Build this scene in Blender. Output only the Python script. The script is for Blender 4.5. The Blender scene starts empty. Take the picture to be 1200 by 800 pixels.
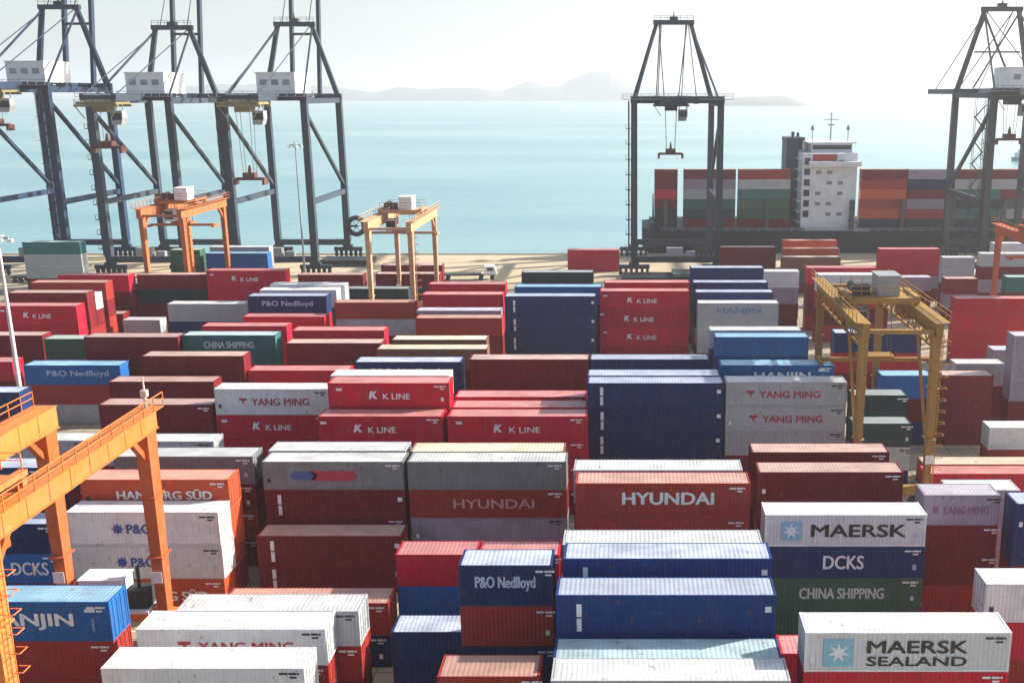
import bpy, math, random
from mathutils import Vector, Matrix
random.seed(7)
R = math.radians
sc = bpy.context.scene
COL = sc.collection

# ------------------------------------------------------------------ camera, sky, sun, exposure
cam = bpy.data.cameras.new('camera'); camo = bpy.data.objects.new('camera', cam); COL.objects.link(camo)
sc.camera = camo
camo.location = (0, 0, 41.3); camo.rotation_euler = (R(90 - 13.68), 0, 0)
cam.sensor_width = 36; cam.lens = 36; cam.shift_x = -140 / 1200.; cam.clip_start = .5; cam.clip_end = 40000
SUN_EL, SUN_AZ = 27, 68            # azimuth clockwise from +Y (away from the camera) to +X (right)
w = bpy.data.worlds.new('World'); sc.world = w; w.use_nodes = True
nt = w.node_tree; bg = nt.nodes['Background']
sky = nt.nodes.new('ShaderNodeTexSky'); sky.sky_type = 'NISHITA'; sky.sun_disc = False
sky.sun_elevation = R(SUN_EL); sky.sun_rotation = R(SUN_AZ)
sky.air_density = 1.0; sky.dust_density = 2.5; sky.ozone_density = 1.5; sky.altitude = 40
# hazy glow added low in the sky, sea side only to keep front faces unfilled
def wn(kind, **kw):
    n = nt.nodes.new(kind)
    for k, v in kw.items(): setattr(n, k, v)
    return n
tc = wn('ShaderNodeTexCoord'); sp = wn('ShaderNodeSeparateXYZ'); nt.links.new(tc.outputs['Generated'], sp.inputs[0])
def mr(src, a, b, c, d):
    n = wn('ShaderNodeMapRange', interpolation_type='SMOOTHSTEP'); nt.links.new(src, n.inputs[0])
    for i, v in enumerate((a, b, c, d)): n.inputs[i+1].default_value = v
    return n.outputs[0]
low = mr(sp.outputs['Z'], 0, .55, 1, 0); sea_side = mr(sp.outputs['Y'], .05, .75, 0, 1)
mu = wn('ShaderNodeMath', operation='MULTIPLY'); nt.links.new(low, mu.inputs[0]); nt.links.new(sea_side, mu.inputs[1])
gl = wn('ShaderNodeMix', data_type='RGBA', blend_type='ADD'); nt.links.new(mu.outputs[0], gl.inputs[0]); nt.links.new(sky.outputs[0], gl.inputs[6]); gl.inputs[7].default_value = (.2, .15, .25, 1)
nt.links.new(gl.outputs[2], bg.inputs[0]); bg.inputs[1].default_value = .090
sd = bpy.data.lights.new('sun', 'SUN'); so = bpy.data.objects.new('sun', sd); COL.objects.link(so)
sd.energy = 4.5; sd.angle = R(.9); sd.color = (1, .945, .87)
d = Vector((math.cos(R(SUN_EL)) * math.sin(R(SUN_AZ)), math.cos(R(SUN_EL)) * math.cos(R(SUN_AZ)), math.sin(R(SUN_EL))))
so.rotation_euler = d.to_track_quat('Z', 'Y').to_euler(); so.location = d * 300
vs = sc.view_settings; vs.view_transform = 'Standard'; vs.look = 'None'; vs.gamma = 1; vs.exposure = 1.3; vs.use_curve_mapping = False
sc.cycles.use_denoising = True; sc.cycles.max_bounces = 6; sc.cycles.diffuse_bounces = 3; sc.cycles.volume_bounces = 1
sc.cycles.use_adaptive_sampling = True

# ------------------------------------------------------------------ helpers
class MB:
    def __init__(s): s.v = []; s.f = []; s.m = []
    def add(s, vs, fs, m=0):
        o = len(s.v); s.v += [tuple(x) for x in vs]; s.f += [tuple(i + o for i in f) for f in fs]; s.m += [m] * len(fs)
        return s
    def box(s, x0, x1, y0, y1, z0, z1, m=0):
        return s.add([(x0,y0,z0),(x1,y0,z0),(x1,y1,z0),(x0,y1,z0),(x0,y0,z1),(x1,y0,z1),(x1,y1,z1),(x0,y1,z1)],
              [(0,3,2,1),(4,5,6,7),(0,1,5,4),(1,2,6,5),(2,3,7,6),(3,0,4,7)], m)
    def beam(s, a, b, w, h=None, w2=None, h2=None, m=0):
        """box beam from a to b; w is the width across, h the depth"""
        a, b = Vector(a), Vector(b); h = h or w; w2 = w2 or w; h2 = h2 or h
        t = (b - a).normalized(); up = Vector((0,0,1)) if abs(t.z) < .95 else Vector((0,1,0))
        sx = t.cross(up).normalized(); sy = sx.cross(t).normalized()
        vv = []
        for p, ww, hh in ((a, w, h), (b, w2, h2)):
            for i, j in ((-1,-1),(1,-1),(1,1),(-1,1)): vv.append(p + sx * ww/2 * i + sy * hh/2 * j)
        return s.add(vv, [(0,3,2,1),(4,5,6,7),(0,1,5,4),(1,2,6,5),(2,3,7,6),(3,0,4,7)], m)
    def tube(s, a, b, r, n=8, r2=None, m=0):
        a, b = Vector(a), Vector(b); r2 = r if r2 is None else r2
        t = (b - a).normalized(); up = Vector((0,0,1)) if abs(t.z) < .95 else Vector((0,1,0))
        sx = t.cross(up).normalized(); sy = sx.cross(t).normalized(); vv = []
        for p, rr in ((a, r), (b, r2)):
            for k in range(n):
                q = 2 * math.pi * k / n; vv.append(p + (sx * math.cos(q) + sy * math.sin(q)) * rr)
        fs = [(k, (k+1) % n, n + (k+1) % n, n + k) for k in range(n)] + [tuple(range(n-1, -1, -1)), tuple(range(n, 2*n))]
        return s.add(vv, fs, m)
    def ring(s, c, axis, r0, r1, wd, n=28, m=0):
        """flat ring (wheel rim) round an axis"""
        c = Vector(c); ax = Vector(axis).normalized(); up = Vector((0,0,1)) if abs(ax.z) < .9 else Vector((1,0,0))
        u = ax.cross(up).normalized(); v = ax.cross(u); vv = []
        for k in range(n):
            q = 2*math.pi*k/n; dd = u*math.cos(q) + v*math.sin(q)
            vv += [c+dd*r0-ax*wd/2, c+dd*r1-ax*wd/2, c+dd*r1+ax*wd/2, c+dd*r0+ax*wd/2]
        fs = []
        for k in range(n):
            a, b = 4*k, 4*((k+1) % n)
            for i in range(4): fs.append((a+i, b+i, b+(i+1) % 4, a+(i+1) % 4))
        return s.add(vv, fs, m)
    def prism(s, pts, y0, y1, m=0):
        """outline in x,z pushed from y0 (front) to y1"""
        n = len(pts); vv = [(x, y0, z) for x, z in pts] + [(x, y1, z) for x, z in pts]
        return s.add(vv, [tuple(range(n)), tuple(range(2*n-1, n-1, -1))] + [(i, i+n, (i+1) % n + n, (i+1) % n) for i in range(n)], m)
    def mesh(s, name):
        me = bpy.data.meshes.new(name); me.from_pydata(s.v, [], s.f); me.update()
        if any(s.m):
            for p, i in zip(me.polygons, s.m): p.material_index = i
        return me
    def build(s, name, mat, parent=None, loc=(0,0,0)):
        return put(name, s.mesh(name), mat, parent, loc)
def put(name, me, mat, parent=None, loc=(0,0,0)):
    """link one mesh object; the material sits on the object so that meshes can be shared"""
    o = bpy.data.objects.new(name, me); COL.objects.link(o); o.location = loc
    mats = mat if isinstance(mat, (list, tuple)) else [mat]
    while len(me.materials) < len(mats): me.materials.append(None)
    for i, m in enumerate(mats):
        o.material_slots[i].link = 'OBJECT'; o.material_slots[i].material = m
    if parent: o.parent = parent
    return o
def tag(o, label, cat, group=None):
    o['label'] = label; o['category'] = cat
    if group: o['group'] = group
    return o
def thing(name, label, cat, loc=(0,0,0), rz=0, group=None):
    o = bpy.data.objects.new(name, None); COL.objects.link(o); o.location = loc; o.rotation_euler = (0, 0, rz)
    o.empty_display_size = .3
    return tag(o, label, cat, group)

# ------------------------------------------------------------------ materials
def node_mat(name):
    m = bpy.data.materials.new(name); m.use_nodes = True
    return m, m.node_tree, m.node_tree.nodes['Principled BSDF']
def N(t, kind, **kw):
    n = t.nodes.new(kind)
    for k, v in kw.items(): setattr(n, k, v)
    return n
def mixc(t, fac, a, b, blend='MIX'):
    n = N(t, 'ShaderNodeMix', data_type='RGBA', blend_type=blend)
    for sock, val in ((n.inputs[0], fac), (n.inputs[6], a), (n.inputs[7], b)):
        if hasattr(val, 'is_output'): t.links.new(val, sock)
        elif isinstance(val, (int, float)): sock.default_value = val
        else: sock.default_value = (*val[:3], 1)
    return n.outputs[2]
def ramp(t, src, lo, hi):
    n = N(t, 'ShaderNodeMapRange'); t.links.new(src, n.inputs[0]); n.inputs[1].default_value = lo; n.inputs[2].default_value = hi
    return n.outputs[0]
def noise(t, scale, stretch=(1,1,1), detail=4, rnd=True):
    tc = N(t, 'ShaderNodeTexCoord'); mp = N(t, 'ShaderNodeMapping'); t.links.new(tc.outputs['Object'], mp.inputs[0])
    mp.inputs['Scale'].default_value = stretch
    if rnd:
        oi = N(t, 'ShaderNodeObjectInfo'); cx = N(t, 'ShaderNodeMath', operation='MULTIPLY'); t.links.new(oi.outputs['Random'], cx.inputs[0]); cx.inputs[1].default_value = 90
        t.links.new(cx.outputs[0], mp.inputs['Location'])
    nz = N(t, 'ShaderNodeTexNoise'); t.links.new(mp.outputs[0], nz.inputs[0]); nz.inputs['Scale'].default_value = scale; nz.inputs['Detail'].default_value = detail
    return nz.outputs['Fac']
def paint(name, c, rough=.5, wear=.5, rust=(.16,.07,.035), metal=0):
    """worn paint: per-object tone shift, faded patches, run-down streaks and rust specks"""
    m, t, b = node_mat(name)
    oi = N(t, 'ShaderNodeObjectInfo')
    hv = N(t, 'ShaderNodeHueSaturation'); hv.inputs['Color'].default_value = (*c, 1)
    t.links.new(ramp2(t, oi.outputs['Random'], .8, 1.16), hv.inputs['Value'])
    faded = [x * .76 + .10 * (sum(c) / 3 + .06) for x in c]
    c1 = mixc(t, ramp(t, noise(t, .55), .42, .72), hv.outputs[0], faded)
    k = N(t, 'ShaderNodeMath', operation='MULTIPLY'); t.links.new(ramp(t, noise(t, 1.0, (4.5, 4.5, .35)), .56, .8), k.inputs[0]); k.inputs[1].default_value = .55 * wear
    c2 = mixc(t, k.outputs[0], c1, [x * .45 + .010 for x in c])
    k2 = N(t, 'ShaderNodeMath', operation='MULTIPLY'); t.links.new(ramp(t, noise(t, 2.6, (1,1,.6), 6), .63, .72), k2.inputs[0]); k2.inputs[1].default_value = .75 * wear
    c3 = mixc(t, k2.outputs[0], c2, rust)
    k3 = N(t, 'ShaderNodeMath', operation='MULTIPLY'); t.links.new(ramp(t, noise(t, 1.0, (9, 9, .22), 3), .62, .72), k3.inputs[0]); t.links.new(ramp(t, noise(t, .8), .45, .62), k3.inputs[1])
    k4 = N(t, 'ShaderNodeMath', operation='MULTIPLY'); t.links.new(k3.outputs[0], k4.inputs[0]); k4.inputs[1].default_value = .6 * wear
    c3 = mixc(t, k4.outputs[0], c3, [x * .6 + y * .5 for x, y in zip(c, rust)])
    k5 = N(t, 'ShaderNodeMath', operation='MULTIPLY'); t.links.new(ramp(t, noise(t, 1.3, (1,1,1), 1), .64, .66), k5.inputs[0]); k5.inputs[1].default_value = .28 * wear
    c3 = mixc(t, k5.outputs[0], c3, [min(1, x * 1.25 + .02) for x in c])       # touched-up patches
    bp = N(t, 'ShaderNodeBump'); bp.inputs['Strength'].default_value = .35; bp.inputs['Distance'].default_value = .06; t.links.new(noise(t, .9, detail=2), bp.inputs['Height']); t.links.new(bp.outputs[0], b.inputs['Normal'])
    t.links.new(c3, b.inputs['Base Color']); b.inputs['Roughness'].default_value = rough; b.inputs['Metallic'].default_value = metal; b.inputs['Specular IOR Level'].default_value = .10
    return m
def ramp2(t, src, a, b):
    n = N(t, 'ShaderNodeMapRange'); t.links.new(src, n.inputs[0]); n.inputs[3].default_value = a; n.inputs[4].default_value = b
    return n.outputs[0]
def flat(name, c, rough=.5, metal=0):
    m, t, b = node_mat(name)
    c2 = mixc(t, ramp(t, noise(t, 3.0), .35, .75), c, [x * .75 + .02 for x in c])
    t.links.new(c2, b.inputs['Base Color']); b.inputs['Roughness'].default_value = rough; b.inputs['Metallic'].default_value = metal
    return m
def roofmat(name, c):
    """faded roof sheet, sun glare put into its colour, with puddle marks and rust patches"""
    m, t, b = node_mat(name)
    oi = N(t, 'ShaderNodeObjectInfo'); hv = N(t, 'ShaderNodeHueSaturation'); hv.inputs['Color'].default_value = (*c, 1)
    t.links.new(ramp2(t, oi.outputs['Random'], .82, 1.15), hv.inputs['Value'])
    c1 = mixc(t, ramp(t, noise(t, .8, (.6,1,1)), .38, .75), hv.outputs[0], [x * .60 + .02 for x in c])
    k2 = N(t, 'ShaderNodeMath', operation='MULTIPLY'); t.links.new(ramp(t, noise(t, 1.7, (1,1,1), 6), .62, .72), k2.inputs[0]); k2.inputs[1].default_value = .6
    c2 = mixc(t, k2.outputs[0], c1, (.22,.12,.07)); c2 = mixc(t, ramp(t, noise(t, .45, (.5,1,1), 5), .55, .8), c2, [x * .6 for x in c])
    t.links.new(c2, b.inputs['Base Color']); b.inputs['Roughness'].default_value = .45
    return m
PAL = {  # side paint, roof colour with sun glare put in, colour word
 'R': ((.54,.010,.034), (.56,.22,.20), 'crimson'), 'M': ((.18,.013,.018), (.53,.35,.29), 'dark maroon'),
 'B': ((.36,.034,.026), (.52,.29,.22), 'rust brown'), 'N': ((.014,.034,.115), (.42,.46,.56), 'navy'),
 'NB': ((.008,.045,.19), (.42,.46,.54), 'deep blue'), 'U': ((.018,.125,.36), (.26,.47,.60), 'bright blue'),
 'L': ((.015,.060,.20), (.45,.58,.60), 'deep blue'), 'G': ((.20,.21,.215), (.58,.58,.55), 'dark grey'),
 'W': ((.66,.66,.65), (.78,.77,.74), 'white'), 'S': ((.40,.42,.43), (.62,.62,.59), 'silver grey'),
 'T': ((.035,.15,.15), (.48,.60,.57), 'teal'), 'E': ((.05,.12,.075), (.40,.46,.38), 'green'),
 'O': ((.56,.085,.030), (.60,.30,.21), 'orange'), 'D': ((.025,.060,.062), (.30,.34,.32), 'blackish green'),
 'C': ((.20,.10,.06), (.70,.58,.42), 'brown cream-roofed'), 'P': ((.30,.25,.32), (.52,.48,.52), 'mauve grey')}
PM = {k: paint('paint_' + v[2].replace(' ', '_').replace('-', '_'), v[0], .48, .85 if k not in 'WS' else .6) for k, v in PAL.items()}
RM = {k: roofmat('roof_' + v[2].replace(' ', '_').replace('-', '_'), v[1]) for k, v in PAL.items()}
INK = {k: flat('ink_' + k, c) for k, c in dict(white=(.80,.80,.78), red=(.42,.02,.05), black=(.015,.017,.02), blue=(.03,.08,.30), sky=(.24,.50,.62),
        rose=(.62,.30,.28), mint=(.55,.65,.58), violet=(.25,.10,.22), pale=(.45,.52,.66), steelblue=(.14,.24,.42)).items()}
steel = paint('dark_steel', (.10,.10,.10), .5, .8)
bar_m = flat('galvanised_bar', (.45,.45,.44), .4, .6)

# ------------------------------------------------------------------ ground, sea, hills, haze
def ground_mat():
    m, t, b = node_mat('yard_concrete')
    c1 = mixc(t, ramp(t, noise(t, .035, rnd=False), .35, .7), (.33,.265,.175), (.43,.35,.235))
    c2 = mixc(t, ramp(t, noise(t, .22, (.25,1,1), 6, rnd=False), .52, .75), c1, (.15,.135,.115))
    br = N(t, 'ShaderNodeTexBrick'); tc = N(t, 'ShaderNodeTexCoord'); t.links.new(tc.outputs['Object'], br.inputs[0])
    br.inputs['Scale'].default_value = .16; br.inputs['Mortar Size'].default_value = .012; br.offset = 0
    br.inputs['Color1'].default_value = (1,1,1,1); br.inputs['Color2'].default_value = (.9,.9,.9,1); br.inputs['Mortar'].default_value = (.45,.45,.45,1)
    c3 = mixc(t, 1.0, c2, br.outputs[0], 'MULTIPLY')
    t.links.new(c3, b.inputs['Base Color']); b.inputs['Roughness'].default_value = .85
    return m
def water_mat():
    m, t, b = node_mat('sea_water')
    tc = N(t, 'ShaderNodeTexCoord'); mp = N(t, 'ShaderNodeMapping'); t.links.new(tc.outputs['Object'], mp.inputs[0]); mp.inputs['Scale'].default_value = (.35, 1, 1)
    n1 = N(t, 'ShaderNodeTexNoise'); t.links.new(mp.outputs[0], n1.inputs[0]); n1.inputs['Scale'].default_value = .28; n1.inputs['Detail'].default_value = 5
    n2 = N(t, 'ShaderNodeTexNoise'); t.links.new(mp.outputs[0], n2.inputs[0]); n2.inputs['Scale'].default_value = .006; n2.inputs['Detail'].default_value = 6
    c = mixc(t, ramp(t, n2.outputs['Fac'], .38, .66), (.085,.26,.275), (.20,.36,.345))
    t.links.new(c, b.inputs['Base Color']); b.inputs['Roughness'].default_value = .22; b.inputs['IOR'].default_value = 1.33
    bp = N(t, 'ShaderNodeBump'); bp.inputs['Strength'].default_value = .5; bp.inputs['Distance'].default_value = .5
    t.links.new(n1.outputs['Fac'], bp.inputs['Height']); t.links.new(bp.outputs[0], b.inputs['Normal'])
    return m
QUAY = 266.
g = MB(); g.add([(-2600,-300,0),(2600,-300,0),(2600,QUAY,0),(-2600,QUAY,0),(-2600,QUAY,-4),(2600,QUAY,-4)], [(0,1,2,3),(3,2,5,4)])
o = g.build('ground', ground_mat()); o['kind'] = 'structure'
g = MB(); g.box(-2600, 2600, QUAY-.7, QUAY-.002, .004, .32)
o = g.build('quay_kerb', flat('kerb_concrete', (.42,.38,.30), .8)); o['kind'] = 'structure'
ap = MB(); ap.add([(-2600,221,.004),(2600,221,.004),(2600,QUAY-.71,.004),(-2600,QUAY-.71,.004)], [(0,1,2,3)])
apm, t, b = node_mat('sandy_apron')
c1 = mixc(t, ramp(t, noise(t, .05, (.4,1,1), rnd=False), .35, .7), (.46,.36,.22), (.56,.46,.30)); c2 = mixc(t, ramp(t, noise(t, .3, (.12,1,1), 6, rnd=False), .58, .75), c1, (.24,.20,.15))
t.links.new(c2, b.inputs['Base Color']); b.inputs['Roughness'].default_value = .9
o = ap.build('quay_apron', apm); o['kind'] = 'structure'
lines = MB()
for y, x0, x1 in ((227, -400, 400), (230.5, -400, 400), (241, -400, 400), (250, -400, 400), (49, -120, 120), (73, -120, 120), (93.5, -200, 200), (122.5, -200, 200)):
    lines.add([(x0,y,.008),(x1,y,.008),(x1,y+.25,.008),(x0,y+.25,.008)], [(0,1,2,3)])
o = lines.build('road_marking', flat('line_paint', (.62,.56,.40), .7)); o['kind'] = 'structure'
sea = MB(); sea.add([(-24000,QUAY+.01,-3),(24000,QUAY+.01,-3),(24000,24000,-3),(-24000,24000,-3)], [(0,1,2,3)])
o = sea.build('sea', water_mat()); o['kind'] = 'structure'
def hill(name, cx, cy, wx, wy, peaks, seed):
    """island with a ragged skyline; peaks = (offset, width, height)"""
    rnd = random.Random(seed); nx, ny = 90, 14; vv = []
    ph = [(rnd.uniform(.004, .03), rnd.uniform(0, 6.28), rnd.uniform(.3, 1)) for _ in range(10)]
    for j in range(ny + 1):
        for i in range(nx + 1):
            x = (i / nx - .5) * wx; yy = j / ny * 2 - 1
            h = sum(hh * math.exp(-((x - px) / pw) ** 2) for px, pw, hh in peaks)
            h *= 1 + .10 * sum(a * math.sin(f * x + p + 2 * yy) for f, p, a in ph)
            h = max(h, 0) * max(0, 1 - yy * yy) ** .8 * min(1, (1 - abs(2 * i / nx - 1)) * 6)
            vv.append((cx + x, cy + yy * wy / 2, -3.5 + h))
    fs = [(j*(nx+1)+i, j*(nx+1)+i+1, (j+1)*(nx+1)+i+1, (j+1)*(nx+1)+i) for j in range(ny) for i in range(nx)]
    o = MB().add(vv, fs).build(name, HILL); o['kind'] = 'structure'
HILL = flat('hill_scrub', (.09,.10,.08), .9)
hill('hills', -780, 6000, 5460, 1170, [(640, 270, 76), (195, 450, 52), (-650, 910, 52), (-1500, 455, 70), (1170, 540, 50)], 3)
hill('island', 440, 3500, 400, 210, [(-40, 80, 34), (65, 60, 23), (-135, 45, 12)], 5)
hz = MB().box(-24500, 24500, -320, 24500, -5.2, 290)
m = bpy.data.materials.new('haze_air'); m.use_nodes = True; t = m.node_tree; t.nodes.clear()
out = t.nodes.new('ShaderNodeOutputMaterial'); pv = t.nodes.new('ShaderNodeVolumePrincipled')
pv.inputs['Color'].default_value = (.775,.77,.79,1); pv.inputs['Density'].default_value = .00023; pv.inputs['Anisotropy'].default_value = .35
t.links.new(pv.outputs[0], out.inputs['Volume'])
o = hz.build('haze', m); o['kind'] = 'stuff'

# ------------------------------------------------------------------ containers
W = 2.438; CACHE = {}
LEN = {20: 6.058, 40: 12.192, 45: 13.716}
def corr(mb, u0, u1, pitch, depth, place, s0, s1):
    """trapezoid corrugation running from u0 to u1, stretched from s0 to s1"""
    n = max(1, round((u1 - u0) / pitch)); p = (u1 - u0) / n; pts = []
    for k in range(n):
        a = u0 + k * p
        pts += [(a, 0), (a + .27*p, 0), (a + .5*p, depth), (a + .77*p, depth)]
    pts.append((u1, 0)); vv = []
    for u, dd in pts: vv += [place(u, dd, s0), place(u, dd, s1)]
    mb.add(vv, [(2*i, 2*i+2, 2*i+3, 2*i+1) for i in range(len(pts) - 1)])
def box_meshes(size, h):
    key = (size, h)
    if key in CACHE: return CACHE[key]
    L = LEN[size]; a = L / 2; b = W / 2; M = {}
    for nm, sg in (('front', -1), ('back', 1)):
        mb = MB(); corr(mb, -a + .15, a - .15, .278, .036, lambda u, dd, s, sg=sg: (u*(-sg), sg*(b - .014 - dd), s), .15, h - .10); M[nm] = mb.mesh('side_panel')
    mb = MB(); corr(mb, -a + .16, a - .16, .30, -.010, lambda u, dd, s: (u, -s, h - .030 + (.010 if dd else 0)), -b + .075, b - .075); M['roof'] = mb.mesh('roof')
    f = MB()
    for sx in (-1, 1):
        for sy in (-1, 1):
            x0, x1 = sorted((sx*(a - .002), sx*(a - .155))); y0, y1 = sorted((sy*(b - .002), sy*(b - .12)))
            f.box(x0, x1, y0, y1, .119, h - .119)
            for z0, z1 in ((0, .118), (h - .118, h)):
                x0, x1 = sorted((sx*(a + .004), sx*(a - .178))); y0, y1 = sorted((sy*(b + .004), sy*(b - .162))); f.box(x0, x1, y0, y1, z0, z1)
        x0, x1 = sorted((sx*(a - .004), sx*(a - .12)))
        f.box(x0, x1, -b + .163, b - .163, h - .112, h - .006); f.box(x0, x1, -b + .163, b - .163, .012, .15)
    for sy in (-1, 1):
        y0, y1 = sorted((sy*(b - .004), sy*(b - .072)))
        f.box(-a + .18, a - .18, y0, y1, h - .098, h - .008); f.box(-a + .18, a - .18, y0, y1, .014, .155)
    if size == 45:      # extra posts where the box is lifted at forty feet
        for sx in (-1, 1):
            x = sx * (6.096 - .08); f.box(x - .07, x + .07, -b - .001, -b + .05, .156, h - .099)
    f.add([(-a+.1,-b+.08,.1),(a-.1,-b+.08,.1),(a-.1,b-.08,.1),(-a+.1,b-.08,.1)], [(3,2,1,0)])
    M['frame'] = f.mesh('frame')
    for nm, sx in (('right', 1), ('left', -1)):
        mb = MB(); corr(mb, -b + .12, b - .12, .25, .04, lambda u, dd, s, sx=sx: (sx*(a - .03 - dd), u*sx, s), .15, h - .112); M['end_' + nm] = mb.mesh('end_panel')
        for leaf, (y0, y1) in (('a', (-b + .13, -.008)), ('b', (.008, b - .13))):
            mb = MB(); xx = sx * (a - .05)
            mb.box(*sorted((xx, sx*(a - .11))), y0, y1, .152, h - .114)
            for k in range(3):          # pressed horizontal panels
                z0 = .30 + k * (h - .55) / 3; z1 = z0 + (h - .55) / 3 - .12
                mb.box(*sorted((xx + sx*.012, xx + sx*.0005)), y0 + .08, y1 - .08, z0, z1)
            M['door_' + nm + leaf] = mb.mesh('door')
            bar = []
            for fr in (.3, .78):
                y = y0 + (y1 - y0) * fr; mb = MB(); mb.tube((xx + sx*.035, y, .13), (xx + sx*.035, y, h - .09), .021, 6)
                for z in (.22, h*.34, h*.66, h - .2): mb.box(*sorted((xx + sx*.055, xx + sx*.013)), y - .05, y + .05, z - .03, z + .03)
                mb.box(*sorted((xx + sx*.05, xx + sx*.035)), y, y + .38, 1.0, 1.04); bar.append(mb.mesh('locking_bar'))
            M['bars_' + nm + leaf] = bar
    CACHE[key] = M
    return M
TXT = {}
def text_mesh(s, wd, ht, bold=.02):
    key = (s, round(wd, 2), round(ht, 2))
    if key in TXT: return TXT[key]
    cu = bpy.data.curves.new('lettering', 'FONT'); cu.body = s; cu.size = 1; cu.extrude = .004; cu.resolution_u = 3
    cu.align_x = 'LEFT'
    tmp = bpy.data.objects.new('lettering', cu); COL.objects.link(tmp); bpy.context.view_layer.update()
    me = bpy.data.meshes.new_from_object(tmp.evaluated_get(bpy.context.evaluated_depsgraph_get()))
    bpy.data.objects.remove(tmp); bpy.data.curves.remove(cu)
    xs = [v.co.x for v in me.vertices]; ys = [v.co.y for v in me.vertices]
    x0, x1, y0, y1 = min(xs), max(xs), min(ys), max(ys)
    for v in me.vertices:     # stand the word up, facing -Y, centred on its origin
        v.co = Vector(((v.co.x - (x0+x1)/2) * wd / (x1-x0), -v.co.z, (v.co.y - (y0+y1)/2) * ht / (y1-y0)))
    mb = MB(); vs_ = [v.co.copy() for v in me.vertices]; fs_ = [tuple(p.vertices) for p in me.polygons]; bo = bold * ht * 1.6
    for k, (dx, dz) in enumerate(((0, 0), (-bo, 0), (bo, 0), (0, -bo*.6), (0, bo*.6))): mb.add([(c.x + dx, c.y - .0012*k, c.z + dz) for c in vs_], fs_)
    bpy.data.meshes.remove(me); me = mb.mesh('lettering'); TXT[key] = me
    return me
def star7(r0, r1, n=7):
    return [((r1 if k % 2 == 0 else r0) * math.sin(math.pi*k/n), (r1 if k % 2 == 0 else r0) * math.cos(math.pi*k/n)) for k in range(2*n)]
def rect(x0, x1, z0, z1): return [(x0,z0),(x1,z0),(x1,z1),(x0,z1)]
def lettering(root, code, L, h):
    """words and marks on the long side that faces the camera; fractions of length and height"""
    y = -W/2 - .004; jit = random.uniform(-.045, .045) if code in ('k', 'po', 'ym') else 0; X = lambda f: (f - .5 + jit) * L
    def word(s, f0, f1, zc, hf, ink, bold=.02):
        put('lettering', text_mesh(s, (f1-f0)*L, hf*h, bold), INK[ink], root, (X((f0+f1)/2), y, zc*h))
    def mark(pts, fx, zc, ink, name='emblem', dy=0):
        MB().prism(pts, -.004 - dy, .004).build(name, INK[ink], root, (X(fx), y, zc*h))
    if code == 'hj': word('HANJIN', .30, .79, .50, .40, 'white', .03); mark(rect(-.35,.35,-.12,.12), .89, .78, 'white', 'code_plate'); mark(rect(-.1,.1,-.5,.5), .9, .42, 'steelblue', 'code_plate')
    if code == 'hjb': word('HANJIN', .24, .78, .50, .42, 'steelblue', .03)
    if code == 'ym': mark([(-.42,.36),(.42,.36),(.42,.16),(.12,.1),(.0,-.36),(-.12,.1),(-.42,.16)], .245, .52, 'red'); word('YANG MING', .32, .82, .5, .27, 'red')
    if code == 'yms': mark(rect(-.2,.2,-.3,.3), .16, .52, 'violet'); word('YANG MING', .26, .86, .5, .26, 'violet')
    if code in ('mss', 'ms'):
        c = .165; r = .9 if code == 'mss' else .78
        mark(rect(-r, r, -r, r), c, .49, 'sky'); o = MB().prism(star7(.26, .66), -.004, .004).build('emblem', INK['white'], root, (X(c), y - .009, .49*h))
        if code == 'mss': word('MAERSK', .305, .79, .635, .31, 'black', .03); word('SEALAND', .305, .79, .27, .23, 'black', .03)
        else: word('MAERSK', .29, .875, .5, .38, 'black', .03)
    if code == 'dc': word('DCKS', .37 if root.location.x > 0 else .66, .62 if root.location.x > 0 else .90, .5, .42, 'white', .02)
    if code == 'cs': word('CHINA SHIPPING', .23, .76, .5, .34, 'mint')
    if code == 'hy': word('HYUNDAI', .27, .79, .56, .34, 'white', .035)
    if code == 'hys': word('HYUNDAI', .28, .79, .5, .32, 'rose', .02)
    if code == 'hs': word('HAMBURG S\u00dcD', .24, .88, .5, .34, 'white', .03)
    if code == 'po': word('P&O Nedlloyd', .2, .84, .55, .36, 'pale')
    if code == 'lg': mark(star7(.3, .5, 8), .33, .5, 'blue'); word('P&O', .39, .55, .5, .27, 'blue', .03)
    if code == 'lz': mark([(-1.6,-.38),(.1,-.38),(.5,0),(.1,.38),(-1.6,.38),(-1.9,0)], .35, .5, 'blue'); mark([(-2,-.45),(1.7,-.45),(2.1,0),(1.7,.45),(-2,.45),(-1.6,0)], .5, .5, 'red')
    if code == 'k':
        mark([(-.42,-.4),(-.2,-.4),(-.08,-.12),(.14,-.4),(.46,-.4),(.1,.04),(.42,.4),(.16,.4),(-.08,.12),(.0,.4),(-.26,.4)], .335, .52, 'white'); word('K LINE', .42, .64, .46, .22, 'white')
        mark(rect(-.3,.3,-.13,.13), .06, .74, 'white', 'code_plate')
    if code == 'vt':
        mark(rect(-.16,.16,.06,.92), .105, .47, 'white', 'code_plate'); mark(rect(-.15,.15,-.95,-.06), .105, .47, 'white', 'code_plate'); mark(rect(-.2,.2,-.2,.2), .965, .66, 'white', 'code_plate')
WORDS = dict(hj='with big white letters', hjb='with large bluish letters', ym='with red lettering', yms='with violet lettering', mss='with blue star and two words',
             ms='with pale star and black word', dc='with four white letters', cs='with pale words', hy='with bold white letters', hys='with faded rose letters',
             hs='with white letters', po='with pale lettering', lg='with small blue mark', lz='with red and blue emblem', k='with white emblem', vt='with white upright marks')
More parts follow.
